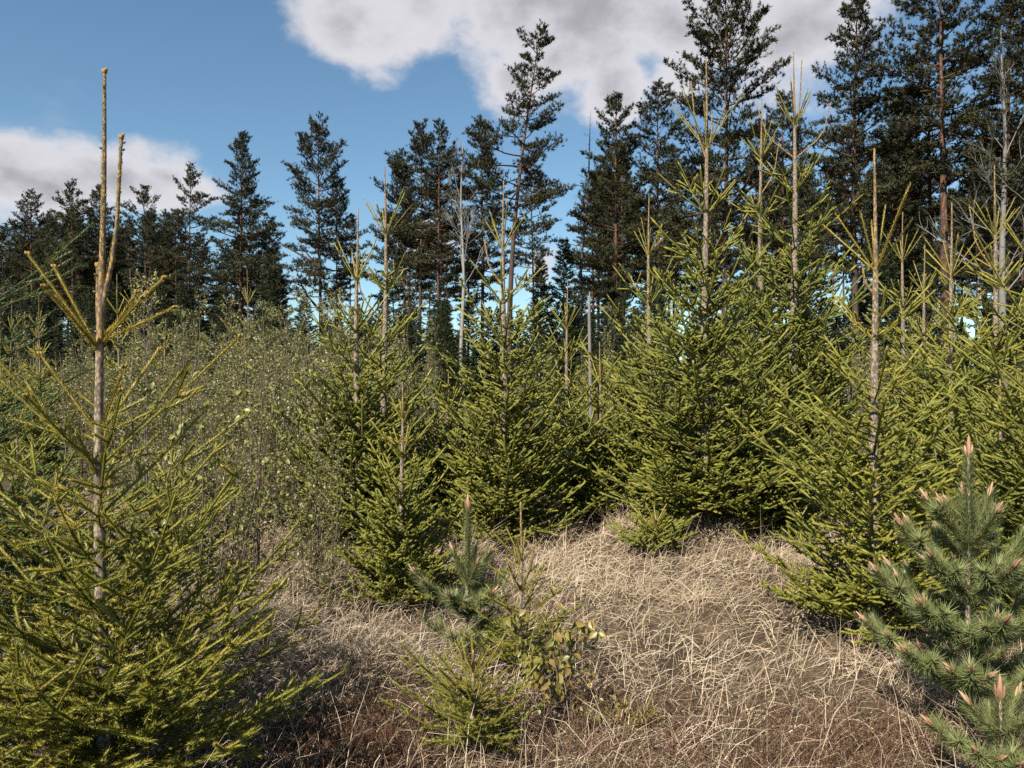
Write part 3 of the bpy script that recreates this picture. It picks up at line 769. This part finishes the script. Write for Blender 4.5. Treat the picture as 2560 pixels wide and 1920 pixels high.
# ---------------------------------------------------------------- old pines of the wood behind
def pine_parts(seed, H, cb, R_, nl, tufts_m=13, bend=0.0, r0=.15, top=.25, prof=0, red=0):
    """returns trunk, crown and separate thick limbs; cb = start of the crown"""
    rnd = random.Random(seed); rng = np.random.default_rng(seed)
    ph = rnd.uniform(0, 6)
    def ax(h):
        t = h / H
        return np.array((bend * t * t + .10 * math.sin(t * 5 + ph), .10 * math.cos(t * 4 + ph), h))
    tb = MB(); hh = np.linspace(-.3, H * .985, 22)
    tb.tube([ax(h) for h in hh], [max(.025, r0 * (1 - max(0, h / H) ** 1.15) + .02) for h in hh], 0, np.clip(.1 + (1.35 + red) * (hh / H - .12 + .06 * red), 0, 1), 9)
    cr = MB(); limbs = []
    TP, TD, S0, S1, SR = [], [], [], [], []
    ga = rnd.uniform(0, 6)
    for i in range(nl):
        t = (i + rnd.random()) / nl
        h = cb + (H - cb) * t ** .92
        if prof == 0: w = (1 - t) ** .55 * (.5 + .5 * min(1, t / .22))
        elif prof == 1: w = (1 - t ** 2.2) * (.5 + .5 * min(1, t / .4))
        else: w = (1 - t) ** .85 * 1.0
        L = R_ * max(w, top * .5 if t < .97 else .1) * rnd.choice((.45, .7, .85, 1, 1.1)) * rnd.uniform(.8, 1.1) + .3
        ga += 2.4 + rnd.gauss(0, .5)
        e = R(-8 + 62 * t ** 1.3 + rnd.gauss(0, 9))
        d = np.array((math.cos(ga) * math.cos(e), math.sin(ga) * math.cos(e), math.sin(e)))
        p = ax(h); n = max(3, int(L / .55)); pts = [p]
        for k in range(n):
            d = nrm(d + np.array((rnd.gauss(0, .13), rnd.gauss(0, .13), rnd.gauss(.05, .10))))
            pts.append(pts[-1] + d * L / n)
        rr = np.linspace(.012 + .011 * L, .008, n + 1)
        big = L > R_ * .55 and t < .45
        mb = MB() if big else cr
        mb.tube(pts, rr, 0 if big else 1, .25 + .65 * t, 5 if big else 4)
        if big: limbs.append(mb)
        # side twigs carry the needle tufts
        nt = int(L * tufts_m * .34) + 3
        for k in range(nt):
            u = .28 + .72 * (k + rnd.random()) / nt
            j = min(n - 1, int(u * n)); f = u * n - j
            b = pts[j] * (1 - f) + pts[j + 1] * f
            dd = nrm(pts[j + 1] - pts[j]); side = nrm(np.cross(dd, (0, 0, 1.)) + 1e-6)
            s_ = 1 if k % 2 else -1
            d2 = nrm(dd * rnd.uniform(.35, .9) + side * s_ * rnd.uniform(.5, 1.0) + np.array((0, 0, rnd.gauss(.25, .25))))
            l2 = min(1.3, .28 + .3 * L * (1.15 - u)) * rnd.uniform(.6, 1.15)
            q = b + d2 * l2
            S0.append(b); S1.append(q); SR.append(.012)
            m_ = max(3, int(l2 * 8.5))
            for v in range(m_):
                w_ = .25 + .75 * (v + rnd.random()) / m_
                off = np.array((rnd.gauss(0, .15), rnd.gauss(0, .15), rnd.gauss(.05, .06)))
                TP.append(b + d2 * l2 * w_ + off * min(1, l2)); TD.append(nrm(d2 * .5 + off * 2 + np.array((0, 0, .55))))
        TP.append(pts[-1]); TD.append(nrm(d + np.array((0, 0, .4))))
    for k in range(10):      # crown tip
        TP.append(ax(H * .985) + np.array((rnd.gauss(0, .18), rnd.gauss(0, .18), rnd.uniform(-.5, .1)))); TD.append(np.array((rnd.gauss(0, .3), rnd.gauss(0, .3), 1.)))
    cr.segs(S0, S1, SR, .005, 1, .35, 3)
    TP = np.array(TP); TD = nrm(np.array(TD)); m = len(TP)
    cr.needles(TP - TD * .05, TD, np.full(m, .10), 80, .19, .058, 1.15, rng, 0, np.clip(rng.normal(.45, .2, m), 0, 1), .01, .05, mn=8, jit=.4)
    # dead stubs below the crown
    for k in range(9):
        h = cb * rnd.uniform(.45, 1.0); A = rnd.uniform(0, 6.28); L = rnd.uniform(.3, 1.4)
        d = np.array((math.cos(A), math.sin(A), rnd.uniform(-.2, .25)))
        p = ax(h); mid_ = p + d * L * .6 + np.array((0, 0, rnd.gauss(0, .08)))
        cr.tube([p, mid_, p + d * L + np.array((0, 0, rnd.gauss(0.05, .15)))], [.022, .014, .005], 1, .2, 3)
    return tb, cr, limbs
def build_pine(label, group, args):
    root = thing('scots_pine', label, 'pine', (0, 0, 0), group)
    tb, cr, limbs = pine_parts(*args[0], **args[1])
    tb.build('trunk', ['bark_pine'], root, True)
    c = cr.build('crown', ['pine_far', 'limb_pine'], root)
    for l in limbs: l.build('limb', ['limb_pine'], c, True)
    return root
# kinds: (seed, height, crown base, radius, limbs)
KIND = {
 'cone':   ((201, 23, 9.0, 4.3, 74), dict(prof=0)),
 'tall':   ((202, 24, 8.5, 4.6, 92), dict(prof=0, r0=.2)),
 'round':  ((203, 22, 10.0, 4.3, 66), dict(prof=1)),
 'flat':   ((204, 21, 10.0, 4.3, 50), dict(prof=1, top=.4)),
 'lean':   ((205, 24, 10.5, 4.4, 54), dict(prof=0, bend=1.9, r0=.19)),
 'wide':   ((206, 22, 7.5, 5.4, 78), dict(prof=0, r0=.17)),
 'narrow': ((207, 20, 9.0, 2.8, 52), dict(prof=0, r0=.10)),
 'thin':   ((208, 19, 10.5, 2.3, 40), dict(prof=0, r0=.085)),
 'red':    ((209, 25, 13.0, 5.0, 56), dict(prof=1, r0=.26, red=1.3)),
}
PR = {}
# (kind, photo x of the trunk, photo y of the top, distance, turn, label)
front = [
 ('cone', 81, 488, 92, 10, 'pine with a ragged top at the far left of the wood'),
 ('round', 180, 464, 88, 80, 'dark full pine directly left of the orange spruce leaders'),
 ('tall', 248, 474, 90, 150, 'pine whose crown is crossed by the orange spruce leaders'),
 ('flat', 362, 476, 84, 200, 'flat-layered pine between the spruce leaders and the lone round-topped pine'),
 ('flat', 475, 428, 80, 40, 'round-topped pine with layered plates of needles and a visible reddish trunk'),
 ('tall', 605, 347, 76, 120, 'stout pine with a bulging crown and a second trunk close beside it'),
 ('narrow', 622, 470, 80, 0, 'thin pine trunk pressed against the stout bulging pine'),
 ('narrow', 672, 545, 82, 30, 'short thin pine standing between the bulging pine and the wide one'),
 ('wide', 800, 311, 70, 300, 'broad pine alone against the sky with long limbs sweeping to the left'),
 ('narrow', 844, 455, 74, 90, 'thin pine close behind the broad lone pine'),
 ('thin', 878, 545, 78, 10, 'shortest thin pine right of the broad lone pine'),
 ('cone', 1009, 390, 68, 30, 'pine at the left end of the middle clump'),
 ('round', 1050, 318, 66, 120, 'dark round-crowned pine in the middle clump'),
 ('round', 1098, 318, 62, 240, 'red-trunked leaning pine beside the bare pale birch'),
 ('cone', 1204, 311, 66, 60, 'pine just right of the bare pale birch'),
 ('lean', 1272, 80, 50, 0, 'tallest pine of the middle clump, bent to the right with gaps in its crown'),
 ('narrow', 1331, 402, 60, 180, 'thin pine right of the bent tall pine'),
 ('tall', 1541, 250, 54, 200, 'pine to the right of the dead bare pine'),
 ('cone', 1648, 222, 53, 310, 'pine with a crown slanting to the right beside the big dark pine'),
 ('wide', 1812, -20, 44, 60, 'big dark pine reaching out of the frame, side boughs pointing right'),
 ('tall', 1955, 250, 60, 20, 'pine half hidden between the big dark pine and the layered pine'),
 ('tall', 2140, -5, 46, 100, 'tall pine in stacked layers with its tip at the upper frame edge'),
 ('cone', 2236, 330, 55, 260, 'slim-trunked pine leaning slightly, left of the dark pine by the red trunk'),
 ('round', 2322, 75, 46, 20, 'dark-crowned pine directly behind the tall red trunk'),
 ('red', 2356, -90, 42, 160, 'pine with a long straight red trunk and its crown cut by the frame top'),
 ('tall', 2524, -80, 40, 70, 'dark heavy pine at the right edge behind the bare aspen'),
 ('wide', 2610, 60, 44, 190, 'pine at the right edge showing only the left half of its crown'),
 ('thin', 2438, 424, 62, 110, 'thin bare-stemmed pine right of the red trunk'),
]
def put_pine(kind, px, top, d, turn, label, group):
    if kind not in PR:
        PR[kind] = build_pine(label, group, KIND[kind]); o = PR[kind]
    else:
        o = dup(PR[kind])
    o['label'] = label
    if group: o['group'] = group
    elif 'group' in o.keys(): del o['group']
    H0 = KIND[kind][0][1]; s = (height(top, d) + .2) / H0
    o.location = ((px - 1280) / FPX * d, d, -.2); o.rotation_euler = (0, 0, R(turn)); o.scale = (s * (.9 if s > 1.15 else 1), s * (.9 if s > 1.15 else 1), s)
    return o
def add_limb(o, pts, rad):
    q = mathutils.Euler(o.rotation_euler).to_matrix().inverted()
    loc = [np.array(q @ mathutils.Vector([(p[i] - o.location[i]) for i in range(3)])) / np.array(o.scale) for p in pts]
    mb = MB(); mb.tube(loc, np.array(rad) / o.scale[0], 0, .2, 6); mb.build('limb', ['limb_pine'], o, True)
for f in front:
    o = put_pine(*f, 'old pines at the front of the wood')
    if f[1] == 800:      # its long half-bare lower limbs
        for L_ in ([(800, 668), (770, 648), (735, 628), (704, 612)], [(800, 668), (772, 640), (752, 610)], [(799, 775), (770, 742), (748, 700), (742, 676)], [(770, 742), (752, 742), (735, 735)], [(756, 716), (738, 708), (728, 690)]):
            add_limb(o, [at(a, b, 69.6) for a, b in L_], np.linspace(.12 if L_[0][0] > 790 else .06, .03, len(L_)))
rs = random.Random(15); used = [((f[1] - 1280) / FPX * f[3], f[3]) for f in front]
lab = 'dark pine deeper in the wood, seen between the front trunks'
def deep(x0, x1, d0, d1, num, t0, t1):
    made = 0
    for _ in range(num * 8):
        if made >= num: break
        px = rs.uniform(x0, x1); d = rs.uniform(d0, d1); x = (px - 1280) / FPX * d
        if any((x - a) ** 2 + (d - b) ** 2 < 2.6 ** 2 for a, b in used): continue
        used.append((x, d)); made += 1
        put_pine(rs.choice(['cone', 'round', 'narrow', 'tall', 'thin', 'flat', 'narrow', 'thin']), px, rs.uniform(t0, t1), d, rs.uniform(0, 360), lab, 'pines deeper in the wood')
deep(-60, 460, 93, 130, 46, 520, 640)
deep(440, 700, 90, 120, 11, 560, 660)
deep(980, 1230, 72, 100, 9, 480, 600)
deep(1480, 1800, 60, 95, 16, 360, 560)
deep(1800, 2600, 56, 95, 30, 300, 540)

# dark understorey spruces along the foot of the wood
def shade_spruce_mesh(seed, H, R_):
    rnd = random.Random(seed); rng = np.random.default_rng(seed)
    tb = MB(); tb.tube([(0, 0, -.2), (0, 0, H * .5), (0, 0, H)], [.07, .04, .01], 0, .2, 6)
    P, D, L = [], [], []; S0, S1 = [], []
    nb = int(H * 20)
    for i in range(nb):
        t = (i + rnd.random()) / nb; h = .25 + (H - .3) * t
        l = R_ * (1 - t) ** .8 * rnd.uniform(.6, 1.15) + .12; A = i * 2.4 + rnd.gauss(0, .3); e = R(-6 + 50 * t + rnd.gauss(0, 6))
        d = np.array((math.cos(A) * math.cos(e), math.sin(A) * math.cos(e), math.sin(e))); side = nrm(np.cross(d, (0, 0, 1.)))
        p = np.array((0, 0, h)); S0.append(p); S1.append(p + d * l)
        for k in range(int(l * 9) + 3):
            u = rnd.uniform(.15, 1); s_ = rnd.choice((-1, 1))
            dd = nrm(d * .7 + side * s_ * rnd.uniform(.3, .9) + np.array((0, 0, rnd.gauss(-.1, .18))))
            P.append(p + d * l * u); D.append(dd); L.append(.12 + .3 * l * (1.1 - u))
    cr = MB(); cr.segs(S0, S1, .014, .005, 1, .2, 3)
    L = np.array(L)
    cr.needles(np.array(P), np.array(D), L, 30, .15, .055, .75, rng, 0, np.clip(rng.normal(.5, .22, len(P)), 0, 1), .005, 0, mn=6)
    cr.needles([(0, 0, H - .4)], [(0, 0, 1)], [.45], 60, .06, .02, .5, rng, 0, .6, .005)
    return tb, cr
sp = []
rs = random.Random(33); used = []
def under(x0, x1, d0, d1, num, h0, h1):
    made = 0
    for _ in range(num * 8):
        if made >= num: break
        px = rs.uniform(x0, x1); d = rs.uniform(d0, d1); x = (px - 1280) / FPX * d
        if any((x - a) ** 2 + (d - b) ** 2 < 1.6 ** 2 for a, b in used): continue
        used.append((x, d)); made += 1
        if len(sp) < 3:
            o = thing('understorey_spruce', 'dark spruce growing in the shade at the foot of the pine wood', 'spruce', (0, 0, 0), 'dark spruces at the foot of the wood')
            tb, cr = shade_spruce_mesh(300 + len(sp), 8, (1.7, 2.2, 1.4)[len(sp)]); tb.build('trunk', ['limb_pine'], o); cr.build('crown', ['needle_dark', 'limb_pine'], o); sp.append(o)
        else: o = dup(rs.choice(sp))
        s = rs.uniform(h0, h1) / 8
        o.location = (x, d, -.15); o.rotation_euler = (0, 0, rs.uniform(0, 6.28)); o.scale = (s * rs.uniform(.9, 1.25), s * rs.uniform(.9, 1.25), s)
under(-80, 620, 70, 96, 58, 7, 12.5)
under(600, 1000, 64, 90, 34, 6, 10)
under(980, 1500, 52, 80, 36, 5.5, 9.5)
under(1450, 2620, 38, 70, 66, 5, 9.5)
for (px, top, d) in ((672, 640, 72), (1352, 655, 60), (700, 690, 74), (1560, 690, 52), (960, 720, 66), (1410, 600, 55)):
    o = dup(sp[0]); s = (height(top, d) + .15) / 8; x = (px - 1280) / FPX * d
    o.location = (x, d, -.15); o.rotation_euler = (0, 0, px); o.scale = (s, s, s)

# ---------------------------------------------------------------- bare trees
def bare_tree(name, label, cat, loc, H, seed, mat, r0, start, spread, levels, bend=0, tint=.6, nb=16, leafy=None):
    rnd = random.Random(seed); rng = np.random.default_rng(seed)
    root = thing(name, label, cat, loc)
    tb = MB(); hh = np.linspace(-.2, H, 16)
    ax = lambda h: np.array((bend * (h / H) ** 2 + .1 * math.sin(h * .5 + seed), .08 * math.cos(h * .6), h))
    tb.tube([ax(h) for h in hh], [r0 * (1 - h / H) ** .8 + .012 for h in hh], 0, tint, 8)
    tb.build('trunk', [mat], root, True)
    tips = []
    def rec(mb, p, d, L, r, lv):
        n = 4; pts = [p]
        for k in range(n):
            d = nrm(d + rng.normal(0, .12, 3) + np.array((0, 0, .06))); pts.append(pts[-1] + d * L / n)
        mb.tube(pts, np.linspace(r, r * .45, n + 1), 0, tint + rnd.gauss(0, .1), 4 if lv else 3)
        tips.append((pts[-1], d))
        if lv <= 0: return
        for k in range(rnd.choice((3, 4, 5))):
            u = rnd.uniform(.3, 1); j = min(n - 1, int(u * n)); b = pts[j] + (pts[j + 1] - pts[j]) * (u * n - j)
            rec(mb, b, nrm(d + rng.normal(0, .5, 3)), L * rnd.uniform(.35, .6), r * .5, lv - 1)
    for i in range(nb):
        t = start + (1 - start) * (i + rnd.random()) / nb; h = H * t * .99
        A = i * 2.4 + rnd.gauss(0, .4); e = R(rnd.uniform(*spread[0]) if t < .5 + start * .5 else rnd.uniform(*spread[1]))
        d = np.array((math.cos(A) * math.cos(e), math.sin(A) * math.cos(e), math.sin(e)))
        mb = MB(); rec(mb, ax(h), d, spread[2] * (1.12 - t) / (1.1 - start) * rnd.uniform(.6, 1.15), r0 * .33 * (1.15 - t), levels)
        mb.build('branch', [mat], root)
    if leafy:
        TP = np.array([x[0] for x in tips]); TD = nrm(np.array([x[1] for x in tips])); mb = MB()
        mb.needles(TP - TD * .15, TD, np.full(len(TP), .3), leafy, .12, .03, .9, rng, 0, .6, .01, -.1)
        mb.build('catkins', ['pine_far'], root)
    return root
d = 58; bare_tree('bare_birch', 'leafless pale grey birch among the pines of the middle clump', 'birch', at(1156, 960, d) * (1, 1, 0), height(355, d), 3, 'bark_pale', .17, .45, ((48, 68), (58, 82), 4.4), 3, tint=.75, nb=15)
d = 38; bare_tree('bare_aspen', 'pale leafless aspen with thin whitish branches at the right edge', 'aspen', at(2508, 960, d) * (1, 1, 0), height(60, d), 8, 'bark_pale', .2, .3, ((30, 55), (45, 75), 4.2), 2, tint=.4, nb=26, leafy=45)
d = 55; bare_tree('dead_pine', 'dead bare pine with short crooked twigs against the sky', 'pine', at(1449, 960, d) * (1, 1, 0), height(277, d), 6, 'dead_wood', .16, .45, ((-10, 20), (0, 40), 1.7), 1, bend=.9, tint=.35, nb=26)
# long broken limbs of the broad lone pine hang at its left: a dead lower limb set
d = 10.5
sn = MB(); b = at(1475, 960, d); zt = height(730, d)
sn.tube([(0, 0, -.1), (.01, 0, zt * .5), (-.01, 0, zt * .9), (-.005, 0, zt)], [.032, .027, .022, .009], 0, .7, 8)
o = sn.build('dead_stump', ['dead_wood'], None, True); o.location = (b[0], d, 0)
tag(o, 'grey weathered broken stem standing bare in the middle of the thicket', 'stump')

# ---------------------------------------------------------------- dry grass, heather
rng = np.random.default_rng(5)
def grass(mb, n, xr, yr, hl, w, lay, tint0, clump=None, seedmask=None):
    x = rng.uniform(*xr, n); y = yr[0] + (yr[1] - yr[0]) * rng.random(n) ** 1.25
    if clump is not None:      # gather into tussocks
        c = rng.integers(0, NB, n); g = rng.random(n) < clump
        x = np.where(g, bx[c] + rng.normal(0, .7, n) * br[c], x); y = np.where(g, by[c] + rng.normal(0, .7, n) * br[c], y)
    keep = (y > 2.2) & (y < yr[1]) & (np.abs(x) < .75 * y + .6)
    x, y = x[keep], y[keep]; n = len(x)
    z = gz(x, y) - .01
    a = rng.uniform(0, 2 * np.pi, n) ; a = np.where(rng.random(n) < .5, rng.normal(.5, .7, n), a)
    L = hl[0] + (hl[1] - hl[0]) * rng.random(n) ** 1.6
    e0 = np.clip(rng.normal(lay, .35, n), .08, 1.5)
    h = np.stack([np.cos(a), np.sin(a), np.zeros(n)], 1)
    P = [np.stack([x, y, z], 1)]
    e = e0.copy(); dr = rng.uniform(.15, .95, n)
    for k in range(3):
        P.append(P[-1] + (h * np.cos(e)[:, None] + np.array((0, 0, 1.)) * np.sin(e)[:, None]) * (L / 3)[:, None]); e = e - dr
    for p in P[1:]: p[:, 2] = np.maximum(p[:, 2], gz(p[:, 0], p[:, 1]) + .012)
    tw = rng.uniform(0, np.pi, n)
    sd = np.stack([-np.sin(a) * np.cos(tw), np.cos(a) * np.cos(tw), np.sin(tw)], 1)
    ww = (w * (.6 + .14 * y) * rng.uniform(.6, 1.3, n))[:, None] * .5
    v = np.stack([P[0] - sd * ww, P[0] + sd * ww, P[2] - sd * ww, P[2] + sd * ww, P[3]], 1)
    v[:, 2:4] = v[:, 2:4] * .55 + (.45 * P[1])[:, None] 
    v = v.reshape(-1, 3)
    b = (np.arange(n) * 5)[:, None]
    f = np.concatenate([b + q for q in ([0, 1, 3], [0, 3, 2], [2, 3, 4])])
    pale = np.sin(x * 2.1 + 3 * np.sin(y * 1.3)) * np.sin(y * 2.6 + x)
    t = np.clip(rng.normal(tint0, .2, n) + .12 * pale, 0, .88); t = np.where(rng.random(n) < .035, 1.0, t)
    mb.add(v, f, 0, np.repeat(t, 5))
g = MB()
grass(g, 96000, (-3.2, 5.6), (2.5, 9.5), (.10, .40), .0042, .55, .5, .6)
grass(g, 26000, (-3.2, 5.6), (2.5, 10), (.25, .58), .003, 1.0, .6, .6)
tag(g.build('dry_grass', ['grass'], None), 'matted tan dry grass covering the opening', 'grass', kind='stuff')
hb = MB()
hx, hy = [], []
for (px, d, sx, sd, n) in ((880, 3.45, .22, .22, 2600), (1330, 3.4, .35, .25, 700), (2230, 3.35, .4, .2, 700), (1800, 3.25, .4, .18, 600), (1480, 3.9, .3, .2, 900), (2050, 3.6, .3, .25, 900)):
    hx.append((px - 1280) / FPX * d + rng.normal(0, sx, n)); hy.append(d + rng.normal(0, sd, n))
hx = np.concatenate(hx); hy = np.concatenate(hy); n = len(hx)
P = np.stack([hx, hy, gz(hx, hy) + rng.uniform(-.02, .05, n)], 1)
D = nrm(np.stack([rng.normal(0, .5, n), rng.normal(0, .5, n), rng.uniform(.5, 1.2, n)], 1)); L = rng.uniform(.05, .16, n)
hb.segs(P, P + D * L[:, None], .0014, .0007, 0, rng.uniform(0, .8, n), 3)
hb.needles(P + D * (L * .3)[:, None], D, L * .7, 60, .013, .006, .6, rng, 0, rng.uniform(.1, 1, n), .001)
tag(hb.build('heather', ['heather'], None), 'low reddish brown heather along the bottom of the picture', 'heather', kind='stuff')
